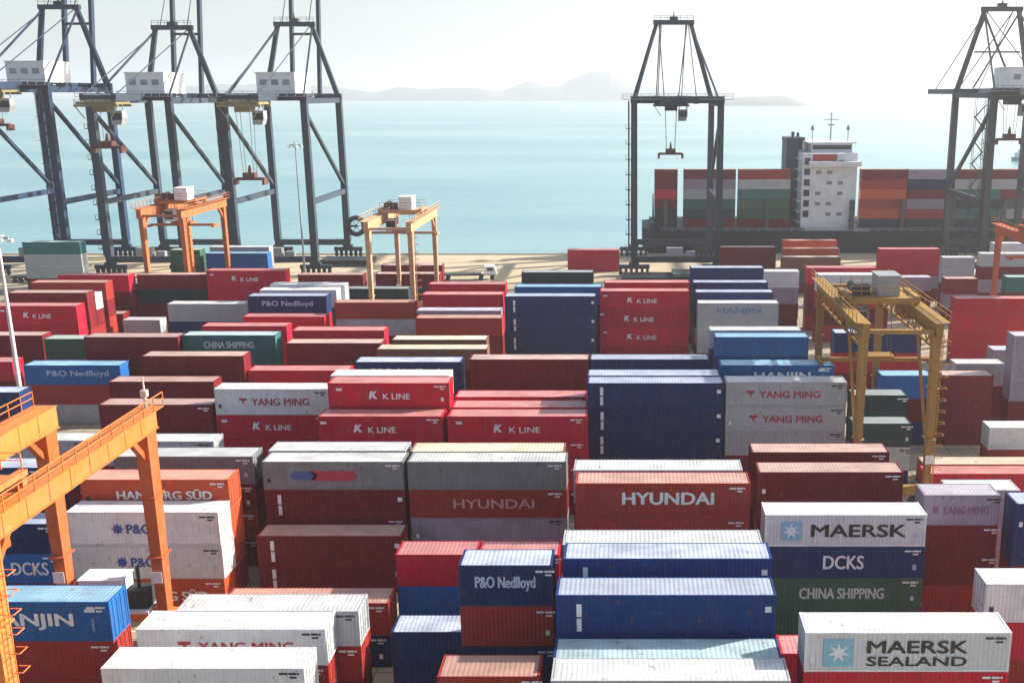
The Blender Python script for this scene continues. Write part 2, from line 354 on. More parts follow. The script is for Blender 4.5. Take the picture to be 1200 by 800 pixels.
TIERS = {1: ['alone'], 2: ['upper', 'lower'], 3: ['top', 'middle', 'bottom'], 4: ['top', 'second', 'third', 'bottom'],
         5: ['top', 'second', 'third', 'fourth', 'bottom'], 6: ['top', 'second', 'third', 'fourth', 'fifth', 'bottom']}
REST = MB(); KEYS = list(PAL)
def rest(X, Y, z, size, h, key):
    """a container too small in the picture to stand alone: added to the one mass of distant and buried boxes"""
    M = box_meshes(size, h); i = KEYS.index(key)
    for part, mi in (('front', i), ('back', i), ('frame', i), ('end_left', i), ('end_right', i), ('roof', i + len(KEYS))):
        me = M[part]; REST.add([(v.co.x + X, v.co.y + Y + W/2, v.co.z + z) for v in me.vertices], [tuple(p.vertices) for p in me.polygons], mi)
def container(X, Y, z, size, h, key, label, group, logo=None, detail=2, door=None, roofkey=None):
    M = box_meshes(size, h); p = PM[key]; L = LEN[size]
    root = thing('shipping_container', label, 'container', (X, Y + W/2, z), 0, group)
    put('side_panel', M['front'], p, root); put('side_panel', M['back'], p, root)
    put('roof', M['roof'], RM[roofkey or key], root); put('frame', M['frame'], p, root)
    door = door or random.choice(('right', 'left')); other = 'left' if door == 'right' else 'right'
    put('end_panel', M['end_' + other], p, root)
    for leaf in 'ab':
        dr = put('door', M['door_' + door + leaf], p, root)
        if detail > 1:
            for bm_ in M['bars_' + door + leaf]: put('locking_bar', bm_, bar_m if key in 'WSGP' else p, dr)
    if logo: lettering(root, logo, L, h)
    if detail > 1 and logo != 'vt':
        ik = INK['white' if key not in 'WSCP' else 'black']; cd = MB()
        for a, b_, c_, d_ in ((-.62, -.12, .02, .16), (-.04, .42, .02, .16), (.47, .6, .02, .16), (.0, .42, -.22, -.10)): cd.prism(rect(a, b_, c_, d_), -.004, .004)
        cd.build('code_plate', ik, root, (L*.425, -W/2 - .004, h*.82))
        if random.random() < .6: MB().prism(rect(-.14,.14,-.2,.2), -.004, .004).build('data_plate', INK[random.choice(('pale', 'white', 'black'))], root, (L*random.choice((-.46, .44)), -W/2 - .004, h*.34))
    return root
STACKS = '''
-25.73|55.0|40|0|W,-M,-B|nearest white stack at bottom left corner
-25.79|59.6|40|0|W:ym,B,-M|white stack second nearest at bottom left
-24.26|61.94|40|0|S,B,M|stack right behind the white lettered container
-40.87|62.06|40|2|U:hj,B,B|blue stack beside left crane's front leg
-52.06|76.07|40|0|N,U:dc,-M|navy stack behind the orange crane legs
-55.67|81.85|40|0|N,N,-B,-R|stack peeking over the orange girders
-23.79|67.9|40|0|B,N|low brown pair before the tall maroon stack
-13.55|63.8|20|0|N,N|low navy pair left of small lettered stack
-14.61|70.5|20|0|R,U,-N|short stack with sunlit salmon roof
-8.43|70.5|20|0|R,-M,-N|short stack with dull shaded red roof
-8.17|60.9|20|4|N:po,B,N:po,-M|small navy and brown stack in centre foreground
-8.46|54.1|20|0|B,-M,-N|short brown stack at bottom centre edge
2.24|52.2|45|3|S,-NB,-NB|nearest grey-roofed stack at bottom centre
2.17|55.0|45|2|L,-NB,-NB|pale cyan-roofed stack of long blue block
2.15|58.05|45|2|NB:vt,NB:vt,-NB,-NB|brightest long blue stack at bottom centre
2.38|61.9|45|4|NB:vt,-NB,-NB,-NB|long navy stack behind the bright blue
2.14|64.7|45|3|S,-NB,-NB,-NB|rearmost grey-roofed stack of long blue block
12.83|60.5|20|1|R,-W|low pink-roofed pair between blue and white stacks
16.36|54.6|40|0|W:mss,R,-B,-M|white stack with star at bottom right
30.33|64.0|40|3|W,R,B|white-topped stack at lower right edge
16.19|71.9|40|0|W:ms,N:dc,E:cs,E|white over navy over green stack
26.17|75.79|20|0|P:yms,M,M,B|short lavender and maroon stack on right
29.81|80.99|20|3|S,S,-S|short grey stack behind lavender and maroon
16.75|80.8|40|0|M,M,-B,-M|maroon stack behind white star container
16.74|85.7|40|0|M,B,M,-M|rear maroon stack behind white star container
36.84|100.65|40|0|R|single red row behind yellow crane leg
37.35|103.43|40|0|C|single cream row behind yellow crane leg
35.88|74.0|40|0|N,N,M,-B|navy stack cut by right frame edge
2.46|75.2|45|4|B:hy,B,-B,-M|large oxide red stack in picture centre
2.16|78.1|45|4|S,-B,-B,-M|pale-roofed stack behind large oxide red
-12.48|83.3|45|0|G,B:hys,P,-M|grey-topped stack left of large oxide red
-12.8|85.88|45|0|C,-B,-M,-M|peach-roofed stack behind long grey top
-25.8|83.3|40|0|G:lz,M:vt,M,-B|grey stack with red and blue emblem
-26.19|86.1|40|0|S,-M,-M,-B|pale-roofed stack behind red-blue emblem
-39.22|84.6|40|0|G,M,B,M|dark grey stack behind orange container
-39.27|79.09|40|0|O:hs,O,O,B|orange stack behind the orange crane leg
-39.17|76.3|40|3|W:lg,W:lg,O:hs|twin white stack behind orange crane leg
-25.36|79.5|40|0|M:vt,M:vt|tall dark maroon pair left of centre
-24.71|96.0|40|0|R:k,-R,-M,-B|crimson stack left of paired red stacks
-11.25|96.0|45|0|R:k,R,R,M|crimson stack beside the tall navy block
-11.34|99.0|45|0|R,-R,-M,-B|second red row beside tall navy block
-24.41|98.8|40|0|R:k,R,-R,-M,-B|highest crimson stack with lavender neighbour
-24.9|101.6|40|0|W,-R,-M,-B,-M|white-roofed stack behind highest crimson
-11.59|102.63|45|0|R,-R,-M,-B|third red row beside tall navy block
-11.74|113.4|45|4|M,M,-M,-B|long maroon stack left of navy roofs
-25.64|113.4|40|3|N:po,-N,-M,-B|navy stack left of long maroon
2.41|98.8|45|0|N:vt,N:vt,N:vt,N,-N|tall navy block in the middle
2.29|101.6|45|0|N,-N,-N,-N,-N|second navy row behind tall block
2.07|113.4|45|4|N,-N,-N,-M|rear navy stack behind tall block
15.62|99.1|40|0|S:ym,S:ym,S,M,-B|silver stack with two red signs
15.61|105.71|40|0|U:hj,-U,-M,-B,-N|blue stack behind silver red signs
-38.28|104.5|40|1|W:ym,R:k,R,-M|white on red stack left of crimson
-51.2|105.28|40|3|M,M,-S|front maroon stack left of white-red
-54.59|114.3|40|3|M,-M,-M|rear maroon stack left of white-red
-47.41|96.0|40|0|S,-M,-M|grey-roofed stack in front of maroon pair
-59.89|96.3|40|0|S,-N,M|white-roofed stack behind orange girder top
-70.79|125.02|40|0|U:po,B,S|blue over brown stack by the lamp mast
-52.51|118.5|40|1|M,-M,-B,-M|peach-roofed maroon stack above maroon pair
-40.22|119.17|40|3|R,-R,-M|red strip behind the white-red stack
-37.82|126.2|40|0|M,M,-B,-M|maroon stack right of teal container
-38.84|132.0|40|1|R,-M,-B,-M|red-roofed stack behind maroon near teal
-24.74|123.12|45|0|C,M,-B,-M|long cream stack left of tall navy
-24.76|128.08|40|0|C,-M,-B,-M|rear cream stack left of tall navy
-52.8|130.5|40|0|T:cs,T,-M,-B|teal stack with pale lettering
-55.62|143.29|40|3|R,-R,-B|red-roofed stack behind teal container
-76.98|135.45|20|3|E,-S,-E|short green stack right of lamp mast
-65.12|129.5|40|0|M,M,-B,-M|maroon stack left of teal container
-87.44|137.46|40|3|M,M,-B|pink-roofed stack left of short green
16.97|129.5|40|0|U,NB,-M,-B|bright blue stack right of centre
16.6|133.43|40|0|S,N,-M,-B|grey-roofed stack behind bright blue
34.41|139.0|40|3|N,R,M|navy over red stack behind yellow crane
32.64|116.88|20|3|U,M,N|short blue stack under yellow crane
27.51|108.79|20|3|D,-N,-T|dark green stack under yellow crane
26.14|101.6|20|0|D,S,-N|front dark green stack under yellow crane
39.92|116.88|20|3|M,M,M|tall maroon stack right of yellow crane
43.12|122.37|20|3|S,M,M|grey-roofed stack behind tall maroon right
50.13|129.27|20|3|P,-M,-P|mauve stack right of tall maroon
51.47|118.0|40|1|P,P,P,M,-M|pale lavender wall at right edge
42.76|108.03|20|0|W,B|low white pair right of tall maroon
-24.37|141.0|40|0|B,M,-B,-M|brown stack left of far navy block
-24.94|144.63|40|1|P,-M,-B,-M|lavender-roofed stack behind brown
-38.9|152.0|40|0|B,S,-M,-B|brown over grey stack under peach crane
-25.57|152.06|40|4|R,-R,-M,-B|crimson stack left of far navy block
-26.2|160.55|40|4|R,-M,-B,-M|rear crimson stack left of far navy
-12.2|150.72|45|4|N:vt,N:vt,N:vt,N|far navy block at picture centre
-11.51|158.34|45|4|U,-N,-M,-N|blue stack behind far navy block
-12.59|171.68|40|4|D,-D,-M,-N|dark green stack behind far navy block
2.01|154.79|45|4|R:k,R:k,R:k,R|far crimson block with three emblems
2.47|162.06|45|4|R,-R,-R,-M|pink-roofed stack behind crimson emblem block
16.14|151.5|40|0|S:hjb,S,S,-M|silver ribbed stack right of crimson block
16.08|157.0|40|2|N,-N,-S,-M|pale-roofed stack behind silver ribbed
16.07|163.75|40|3|N,-N,-M,-B|second pale-roofed stack behind silver ribbed
15.87|168.03|40|0|N,-N,-M,-B,-M|rearmost navy stack right of crimson block
56.1|155.0|40|0|R,R,R,R|red wall right of yellow crane
-67.52|159.15|40|3|S,N,-M|cream-roofed grey stack at mid left
-53.33|155.5|40|1|N:po,-R,-N,-M|navy stack at mid left with lettering
-52.02|149.62|40|3|R,-M,-B|red-roofed stack before lettered navy
-53.14|160.5|40|1|W,-T,-R,-M|white-roofed stack behind lettered navy
-52.58|163.5|40|2|W,-T,-M,-M|rear white-roofed stack behind lettered navy
-88.05|148.0|40|1|R:k,R,-M,-B|bright red stack by lamp mast
-90.07|155.0|40|3|M,M,-B,-M|white-roofed maroon stack by lamp mast
-90.79|158.5|40|0|W,M,-B,-R|white-ended stack by lamp mast
-91.55|163.75|40|3|B,M,B,-M|peach-roofed stack by lamp mast
-92.77|174.0|40|1|R,M,M,-B|red stack left of navy-brown pair
-87.14|182.1|20|0|-N,-B,-M|short navy and brown far-left stack
-80.02|163.16|20|0|S,-M|low short grey far-left pair
-91.42|168.0|40|0|M,-M|low maroon far-left pair
-66.86|175.21|45|3|R:k,R,-M,-M|salmon-roofed stack under far light mast
-80.21|176.24|40|0|M,D,M,-B|dark stack beneath far orange crane
-88.38|200.94|20|2|E,E,-M,-M|short olive stack beneath far orange crane
-78.04|200.55|40|0|U,U,-M,-B|blue white-ended stack near left quay
-80.6|209.0|40|0|S,-S,-M,-B|pale-roofed stack near left quay
-123.16|215.92|40|0|T,S,S,-M|teal stack below left quay cranes
-56.42|189.23|40|1|M,-M,-B|dark maroon stack beside far light mast
-44.26|172.0|40|3|D,-N,-M|dark stack under peach crane's front legs
-43.83|201.78|40|0|M,-M,-M|rear maroon stack under peach crane
-42.55|191.93|40|0|M,D,-M|middle maroon stack under peach crane
-8.98|239.38|40|0|R,R|lone red on the apron by crane
40.42|230.21|40|3|O,-O,-M|rear orange stack below ship bridge
38.95|220.0|40|2|O,-O,-M|middle orange stack below ship bridge
37.64|212.0|40|0|C,-E,-M|cream-roofed stack below ship bridge
25.46|222.0|40|2|M,M,-P|mauve stack left of orange stacks
26.19|176.0|20|2|W,P,M,M|short white stack left of yellow crane
37.0|178.0|40|3|R,M,M,B|beige-red stack behind yellow crane's top
37.23|169.18|40|4|W,R,M,B|white stack behind yellow crane's top
55.95|204.14|40|1|R,R,-P,-M|far red stack below ship's bow bays
52.96|188.24|20|0|P,M,M|short lavender stack below far red
63.1|195.18|20|0|S,S,-M,-M|short grey stack right of far red
60.57|185.0|20|1|M,-P,-M|short maroon stack above red wall
74.98|200.0|40|0|S,M,P,-M|grey stack behind red crane leg
81.61|212.0|40|1|-W,-S,-M,-M|white-roofed stack behind red crane leg
71.8|185.0|20|2|T,-M,-P|short teal stack at right edge
-85.38|126.71|40|0|R,M,-B|red stack cut by left edge
-75.91|112.0|40|1|N,-M,-B|dark stack cut by left edge
'''.strip().split('\n')
for line in STACKS:
    X, Y, size, nhc, tiers, place = line.split('|'); X, Y, size, nhc = float(X), float(Y), int(size), int(nhc); tiers = tiers.split(',')
    n = len(tiers); hs = [2.896 if i < nhc else 2.591 for i in range(n)]; z = sum(hs) + .004
    for i, spec in enumerate(tiers):
        small = spec[0] == '-'; key, *lg = spec.lstrip('-').split(':'); lg = lg[0] if lg else None; z -= hs[i]
        word = TIERS[n][i]; cw = PAL[key][2]; extra = WORDS[lg] if lg else ''
        place2 = place if n > 1 else place
        label = ' '.join(f"{cw} container {extra}, {word} in the {place2}".replace(' ,', ',').split()) if n > 1 else f"{cw} container forming the {place}"
        if len(label.split()) > 16: label = ' '.join(f"{cw} container, {word} in the {place2}".split())
        if small: rest(X, Y, z, size, hs[i], key); continue
        jx, jy = (random.uniform(-.04, .04), random.uniform(-.015, .015)) if i else (0, 0)
        container(X + jx, Y + jy, z, size, hs[i], key, label, 'containers stacked in the yard', lg, 2 if Y < 110 else 1, ('right' if X < -5 else 'left') if random.random() < .7 else None)

# ------------------------------------------------------------------ yard gantry cranes on rubber tyres
tyre_m = flat('tyre_rubber', (.02,.02,.022), .8); glass_m = flat('dark_glass', (.02,.03,.04), .12); grey_m = paint('machine_grey', (.30,.31,.32), .5, .6)
white_m = paint('machine_white', (.80,.80,.79), .5, .3); rope_m = flat('rope', (.12,.12,.13), .6); rail_m = flat('handrail_paint', (.62,.55,.42), .5)
dark_m = paint('machine_dark', (.05,.055,.06), .55, .5)
def rails(mb, a, b, n, r=.03, ht=1.05):
    a, b = Vector(a), Vector(b); up = Vector((0,0,ht))
    for k in (1, .55): mb.beam(a + up*k, b + up*k, r*2)
    for i in range(n + 1): p = a.lerp(b, i / n); mb.beam(p, p + up, r*2)
def yard_crane(label, X, Y0, Y1, ztop, mat, mat2, troll, drop, gen=None, mast=None, wb=7.4, house=white_m, gh=1.5, gw=.42, lw=1.0, spl=5.9, rm=None, truss=False):
    """two portal frames (in the span direction Y) joined by sill beams; trolley at fraction troll of the span"""
    root = thing('yard_crane', label, 'crane', (X, (Y0+Y1)/2, 0), 0, 'rubber tyred yard cranes'); S = (Y1 - Y0)/2; zg = ztop - gh; hb = wb/2
    for sx in (-1, 1):
        gd = MB(); gd.box(sx*hb - gw, sx*hb + gw, -S - 1.1, S + 1.1, zg, ztop)
        gd.box(sx*hb - gw - .1, sx*hb + gw + .1, -S - 1.15, S + 1.15, zg - .06, zg + .0); gd.box(sx*hb - gw - .08, sx*hb + gw + .08, -S - 1.15, S + 1.15, ztop, ztop + .05)
        for k in range(int(2*S/2.4)):
            yb = -S + 1.2 + k*2.4; gd.box(sx*hb - gw - .035, sx*hb + gw + .035, yb, yb + .09, zg + .02, ztop - .02)
        gd.tube((sx*hb - sx*(gw + .12), -S, zg + .3), (sx*hb - sx*(gw + .12), S, zg + .3), .05, 6)
        gd.build('girder', mat, root)
        r = MB(); r.box(*sorted((sx*(hb + gw - .1), sx*(hb + gw + .7))), -S - 1, S + 1, ztop + .052, ztop + .1)
        xr = sx*(hb + gw + .66); rails(r, (xr, -S - 1, ztop + .1), (xr, S + 1, ztop + .1), 14); r.build('walkway', rm or mat, root)
        if truss:       # open lattice web hung under each girder, and long braces in the side frame
            tw = MB(); nb = 9; zc_ = zg - 1.5
            tw.beam((sx*hb, -S + .5, zc_), (sx*hb, S - .5, zc_), .24)
            for k in range(nb):
                y0 = -S + .6 + k*(2*S - 1.2)/nb; y1 = y0 + (2*S - 1.2)/nb
                tw.beam((sx*hb, y0, zc_), (sx*hb, (y0 + y1)/2, zg - .07), .13); tw.beam((sx*hb, (y0 + y1)/2, zg - .07), (sx*hb, y1, zc_), .13)
            tw.build('lattice', mat2, root)
            MB().beam((sx*hb, -S + .3, 5.5), (sx*hb, -S + 6.5, zg - 1.4), .28).build('knee_brace', mat2, root)
        for sy in (-1, 1):
            lg = MB(); lg.beam((sx*hb, sy*S, 2.35), (sx*hb, sy*S, zg - .062), .62*lw, .75*lw, .8*lw, 1.15*lw); 
            for f in (.33, .66): zf = 2.35 + (zg - 2.4)*f; lg.box(sx*hb - .40*lw - .1, sx*hb + .40*lw + .1, sy*S - .56*lw - .1, sy*S + .56*lw + .1, zf, zf + .1)
            lo = lg.build('leg', mat2 if sy > 0 else mat, root)
            MB().box(sx*hb - .42, sx*hb + .42, sy*S - .62*lw - .05, sy*S - .62*lw - .02, 5.2, 6.1).build('warning_plate', INK['white'], lo)
            kn = MB(); kn.beam((sx*hb, sy*(S - .45), zg - 2.0), (sx*hb, sy*(S - 2.2), zg - .1), .4, .4); kn.build('knee_brace', mat2, root)
            for dx in (-.95, .95):
                wh = MB(); wh.tube((sx*hb + dx, sy*S - .27, .78), (sx*hb + dx, sy*S + .27, .78), .77, 18); w_ = wh.build('wheel', tyre_m, root)
                hbm = MB(); hbm.tube((sx*hb + dx, sy*S - .30, .78), (sx*hb + dx, sy*S + .30, .78), .36, 12); hbm.build('hub', mat, w_)
            bg_ = MB(); bg_.box(sx*hb - 1.5, sx*hb + 1.5, sy*S - .22, sy*S + .22, 1.56, 1.72); bg_.box(sx*hb - .4, sx*hb + .4, sy*S - .3, sy*S + .3, .9, 1.74); bg_.build('bogie', dark_m, root)
    for sy in (-1, 1):
        sl = MB(); sl.box(-hb - 1.2, hb + 1.2, sy*S - .35, sy*S + .35, 1.745, 2.65); sl.build('sill_beam', mat, root)
        xb = MB(); xb.box(-hb + .42, hb - .42, sy*(S + .55) - .25, sy*(S + .55) + .25, zg + .15, zg + .55); 
        if wb < 7.2: xb.build('end_tie', mat, root)
    # ladder with cage down one leg and a stair flight from the sill
    ld = MB()
    for s in (-.2, .2): ld.beam((hb + .62, -S + s, 2.7), (hb + .72, -S + s, zg), .05)
    k = 2.9
    while k < zg: ld.beam((hb + .64, -S - .2, k), (hb + .64, -S + .2, k), .04); k += .4
    for k in range(int((zg - 4) / 1.2)):
        z = 4.5 + k*1.2; ld.beam((hb + .7, -S - .38, z), (hb + 1.35, -S - .38, z), .05); ld.beam((hb + .7, -S + .38, z), (hb + 1.35, -S + .38, z), .05); ld.beam((hb + 1.35, -S - .38, z), (hb + 1.35, -S + .38, z), .05)
    ld.build('ladder', mat, root)
    if gen:
        sg = gen; gb = MB(); gb.box(-2.2, 1.0, sg*(S) - .9, sg*S + .9, 3.0, 5.4); gb.box(-2.3, 1.1, sg*S - 1, sg*S + 1, 5.402, 5.5); gb.box(-2.4, 2.9, sg*S - 1.1, sg*S + 1.1, 2.78, 2.99); gb.build('generator_house', house, root)
        ex = MB(); ex.box(1.15, 2.7, sg*S - .7, sg*S + .7, 3.0, 4.5); ex.tube((1.9, sg*S, 4.5), (1.9, sg*S, 6.2), .14, 8); ex.tube((1.4, sg*S-.75, 3.7), (1.4, sg*S+.75, 3.7), .45, 12); ex.build('engine', dark_m, root)
    # trolley, driver's cab, ropes and spreader
    yt = -S + 2*S*troll; tr = MB()
    for dy in (-2.1, 2.1): tr.box(-hb - .3, hb + .3, yt + dy - .22, yt + dy + .22, ztop + .25, ztop + .75)
    for sx in (-1, 1):
        tr.box(sx*hb - .25, sx*hb + .25, yt - 2.6, yt + 2.6, ztop + .76, ztop + 1.1)
        for dy in (-1.9, 1.9): tr.tube((sx*hb - .12, yt + dy, ztop + .25), (sx*hb + .12, yt + dy, ztop + .25), .2, 10)
    tr.box(-hb + .5, hb - .5, yt - 2.3, yt + 2.3, ztop + .76, ztop + .86)
    rails(tr, (-hb, yt - 2.5, ztop + 1.1), (hb, yt - 2.5, ztop + 1.1), 6); rails(tr, (-hb, yt + 2.5, ztop + 1.1), (hb, yt + 2.5, ztop + 1.1), 6)
    t_ = tr.build('trolley', mat, root)
    mh = MB(); mh.box(-.4, 1.9, yt - 1.5, yt + 1.5, ztop + .87, ztop + 3.0); mh.box(-.5, 2.0, yt - 1.6, yt + 1.6, ztop + 3.002, ztop + 3.1); mh.build('machinery_house', house, t_)
    dr = MB(); dr.tube((-2.6, yt - 1.2, ztop + 1.6), (-2.6, yt + 1.2, ztop + 1.6), .55, 14); dr.box(-2.2, -1.0, yt - .6, yt + .6, ztop + .9, ztop + 1.9); dr.build('hoist_drum', dark_m, t_)
    cb = MB(); cb.prism([(-hb + .55, zg - 1.6), (-hb + 2.3, zg - 1.6), (-hb + 2.5, zg - .9), (-hb + 2.5, zg + .6), (-hb + .55, zg + .6)], yt - .9, yt + .9)
    for sx in (-hb + .7, -hb + 2.3): cb.beam((sx, yt, zg + .6), (sx, yt, ztop + .8), .14)
    c_ = cb.build('cab', house, t_); MB().box(-hb + .62, -hb + 2.2, yt - .93, yt - .905, zg - 1.2, zg + .3).build('cab_window', glass_m, c_)
    zs = ztop - drop; sp = MB(); sp.box(-spl, spl, yt - .24, yt + .24, zs, zs + .42)
    for sx in (-1, 1): sp.box(sx*spl - .22, sx*spl + .22, yt - 1.2, yt + 1.2, zs - .12, zs + .3)
    sp.box(-1.9, 1.9, yt - .95, yt + .95, zs + .43, zs + .8); sp.build('spreader', mat2, root)
    rp = MB()
    for sx in (-1, 1):
        for sy in (-1, 1): rp.tube((sx*1.5, yt + sy*.8, zs + .8), (sx*1.2, yt + sy*1.2, ztop + .8), .04, 5)
    rp.build('hoist_rope', rope_m, root)
    if mast:
        sx, sy = mast; ms = MB(); ms.tube((sx*hb, sy*(S + .6), ztop + .05), (sx*hb, sy*(S + .6), ztop + 2.4), .13, 8, .05); ms.box(sx*hb - .22, sx*hb + .22, sy*(S + .6) - .2, sy*(S + .6) + .2, ztop + .9, ztop + 1.4); ms.build('mast', rail_m, root)
    return root
orange = paint('crane_orange', (.66,.185,.04), .5, 1.0); orange2 = paint('crane_orange_dark', (.56,.12,.035), .42, 1.0)
yellow = paint('crane_yellow', (.36,.205,.055), .6, 1); yellow2 = paint('crane_yellow_dark', (.32,.17,.045), .6, 1)
peach = paint('crane_peach', (.54,.32,.17), .5, .7); peach2 = paint('crane_peach_dark', (.50,.29,.18), .5, .7)
dull = paint('crane_dull_orange', (.46,.15,.055), .6, 1)
redc = paint('crane_red', (.52,.13,.05), .5, .6)
yard_crane('large orange yard crane standing over the stacks at bottom left', -39.6, 52.4, 71.8, 18.6, orange, orange2, .10, 3.0, spl=3.0, gen=1, mast=(1, 1), gh=1.6, gw=.46, lw=1.25, rm=orange)
yard_crane('weathered yellow yard crane with white machinery house at right of centre', 26.2, 97.2, 120.2, 19.6, yellow, yellow2, .42, 6.5, wb=7.1, gh=1.2, gw=.34, lw=1.0, house=grey_m, truss=True)
yard_crane('pale peach yard crane standing near the sandy quay in the middle', -40.4, 170, 191, 20.4, peach, peach2, .55, 3.6, wb=7.1)
yard_crane('small distant orange yard crane in front of the left quay cranes', -82.8, 180.6, 199, 21.3, dull, dull, .45, 4.0, wb=7.1)
yard_crane('faded orange-red yard crane mostly cut off by the right picture edge', 66.0, 150, 173, 19.6, redc, redc, .5, 4.0)

# ------------------------------------------------------------------ quay cranes
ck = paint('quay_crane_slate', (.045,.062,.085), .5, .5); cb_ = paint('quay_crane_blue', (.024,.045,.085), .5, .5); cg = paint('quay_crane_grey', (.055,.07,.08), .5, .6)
lt = paint('walkway_grey', (.30,.33,.36), .55, .6); olive = paint('trolley_olive', (.26,.22,.10), .5, .8); rust_m = paint('spreader_rust', (.13,.055,.045), .5, .6)
def quay_crane(label, x0, x1, Y, ztop, zapex, raised, mat, ytr, zsp, house=True, gauge=28., reel=False, stair=None, bracing=False, girder_m=None, apex_shift=0):
    """portal on four legs, A-frame over the seaside legs, boom girders along Y; raised booms stand up past the apex"""
    Wd = x1 - x0; h = Wd/2; cx = (x0 + x1)/2; gm = girder_m or mat; a_ = apex_shift
    root = thing('quay_crane', label, 'crane', (cx, Y, 0), 0, 'quay cranes along the water')
    for sx in (-1, 1):
        for y in (0, gauge):
            MB().beam((sx*h, y, 4.2), (sx*h, y, ztop - .6), 1.55, 1.6, 1.4, 1.5).build('leg', mat, root)
            bgm = MB(); bgm.box(sx*h - 3.6, sx*h + 3.6, y - .5, y + .5, 1.5, 2.4); bgm.box(sx*h - 1.2, sx*h + 1.2, y - .6, y + .6, 2.402, 3.0)
            bo = bgm.build('bogie', mat, root)
            for k in range(6):
                wx = sx*h - 3.1 + k*1.24; wm = MB(); wm.tube((wx, y - .2, .47), (wx, y + .2, .47), .46, 12); wm.box(wx - .3, wx + .3, y - .42, y + .42, .8, 1.498); wm.build('wheel', dark_m, bo)
        sb = MB(); sb.box(sx*h - .45, sx*h + .45, .62, gauge - .62, 16.2, 17.4); sb.build('side_tie', mat, root)
        db = MB(); db.beam((sx*h, .5, ztop - 3.2), (sx*h, gauge - .4, 18.4), .75, .75); db.build('diagonal_brace', mat, root)
        tb = MB(); tb.box(sx*h - .5, sx*h + .5, .6, gauge - .6, ztop - 1.3, ztop - .1); tb.build('top_tie', mat, root)
        # A-frame over the sea legs and its back stay
        MB().beam((sx*h, gauge, ztop), (sx*4.2 + a_, gauge - 2, zapex), 1.1, 1.2, .95, 1.0).build('frame_leg', mat, root)
        MB().beam((sx*4.2 + a_, gauge - 2, zapex - .4), (sx*(h - .4), 1.2, ztop + .3), .38, .38).build('back_stay', mat, root)
        MB().tube((sx*3.6 + a_, gauge - 2.2, zapex - .3), (sx*3.4, -13.5, ztop + .6), .12, 6).build('stay_rod', mat, root)
    for y in (0, gauge):
        pb = MB(); pb.box(-h - .8, h + .8, y - .62, y + .62, ztop - .598, ztop + .9); pb.build('portal_beam', mat, root)
        sl = MB(); sl.box(-h - .7, h + .7, y - .6, y + .6, 3.002, 4.4); sl.build('sill_beam', mat, root)
    wk = MB(); wk.box(-h - 2.6, h + 2.6, -1.75, -.68, ztop + .25, ztop + .4); rails(wk, (-h - 2.6, -1.7, ztop + .4), (h + 2.6, -1.7, ztop + .4), 12, .05); wk.build('walkway', lt, root)
    ap = MB(); ap.box(-5.0 + a_, 5.0 + a_, gauge - 2.6, gauge - 1.4, zapex - .2, zapex + .9); ap.beam((a_, gauge - 2, zapex + .9), (a_, gauge - 2, zapex + 3), .5, .5, .1, .1)
    ap.box(-1 + a_, 1 + a_, gauge - 2.7, gauge - 1.3, zapex + .902, zapex + 1.7); rails(ap, (-4.8 + a_, gauge - 2.5, zapex + .9), (4.8 + a_, gauge - 2.5, zapex + .9), 6, .04); ap.build('apex_beam', mat, root)
    if bracing:
        for s in (-1, 1): MB().beam((s*4 + a_, gauge - 2, zapex - 1), (-s*(h*.55), gauge - .2, ztop + 1), .4, .4).build('frame_brace', mat, root)
        MB().beam((-h*.62 + a_*.5, gauge - 1, (ztop + zapex)/2), (h*.62 + a_*.5, gauge - 1, (ztop + zapex)/2), .4, .4).build('frame_tie', mat, root)
    zb = ztop - .55
    for sx in (-1, 1):
        MB().box(sx*3.4 - .45, sx*3.4 + .45, -14, gauge + 3, zb, zb + 1.5).build('boom_girder', gm, root)
        if raised:
            MB().beam((sx*3.4, gauge + 3.4, zb + .8), (sx*3.4, gauge + 10.5, zb + 42), .8, 1.4).build('raised_boom', mat, root)
            MB().tube((sx*3.3 + a_, gauge - 1.4, zapex + .4), (sx*3.2, gauge + 8.2, zb + 33), .13, 6).build('fore_stay', mat, root)
        else:
            MB().box(sx*3.4 - .42, sx*3.4 + .42, gauge + 3.1, gauge + 44, zb + .05, zb + 1.45).build('lowered_boom', mat, root)
            MB().tube((sx*3.3 + a_, gauge - 1.4, zapex + .4), (sx*3.2, gauge + 38, zb + 1.5), .16, 6).build('fore_stay', mat, root)
            MB().tube((sx*3.0 + a_, gauge - 1.4, zapex + .2), (sx*3.2, gauge + 20, zb + 1.5), .13, 6).build('fore_stay', mat, root)
    for y in ((-13.6, gauge + 2.4) if raised else (-13.6, gauge + 2.4, gauge + 43)): MB().box(-2.94, 2.94, y - .4, y + .4, zb + .2, zb + 1.2).build('girder_tie', mat, root)
    if raised:
        for y, z in ((10.4, 41), (6, 16)): MB().beam((-3, gauge + y, zb + z), (3, gauge + y, zb + z), .6).build('girder_tie', mat, root)
    if house:
        mh = MB(); mh.box(-3.6, 5.2, 6.5, 17.5, zb + 1.7, zb + 6.0); mh.box(-3.8, 5.4, 6.3, 17.7, zb + 6.002, zb + 6.25); mh.box(-3.7, 5.3, 6.4, 17.6, zb + 1.5, zb + 1.698); ho = mh.build('machinery_house', white_m, root)
        for k in range(3): MB().box(-2.8 + k*2.6, -1.2 + k*2.6, 6.44, 6.498, zb + 3.4, zb + 4.6).build('vent', lt, ho)
    # trolley hanging under the girders, with cab, head block and spreader
    tr = MB(); tr.box(-4.2, 4.2, ytr - 3.2, ytr + 3.2, zb - .7, zb - .2); tr.box(-4.6, 4.6, ytr - 3.4, ytr - 2.8, zb - 1.2, zb - .72); tr.box(-4.6, 4.6, ytr + 2.8, ytr + 3.4, zb - 1.2, zb - .72)
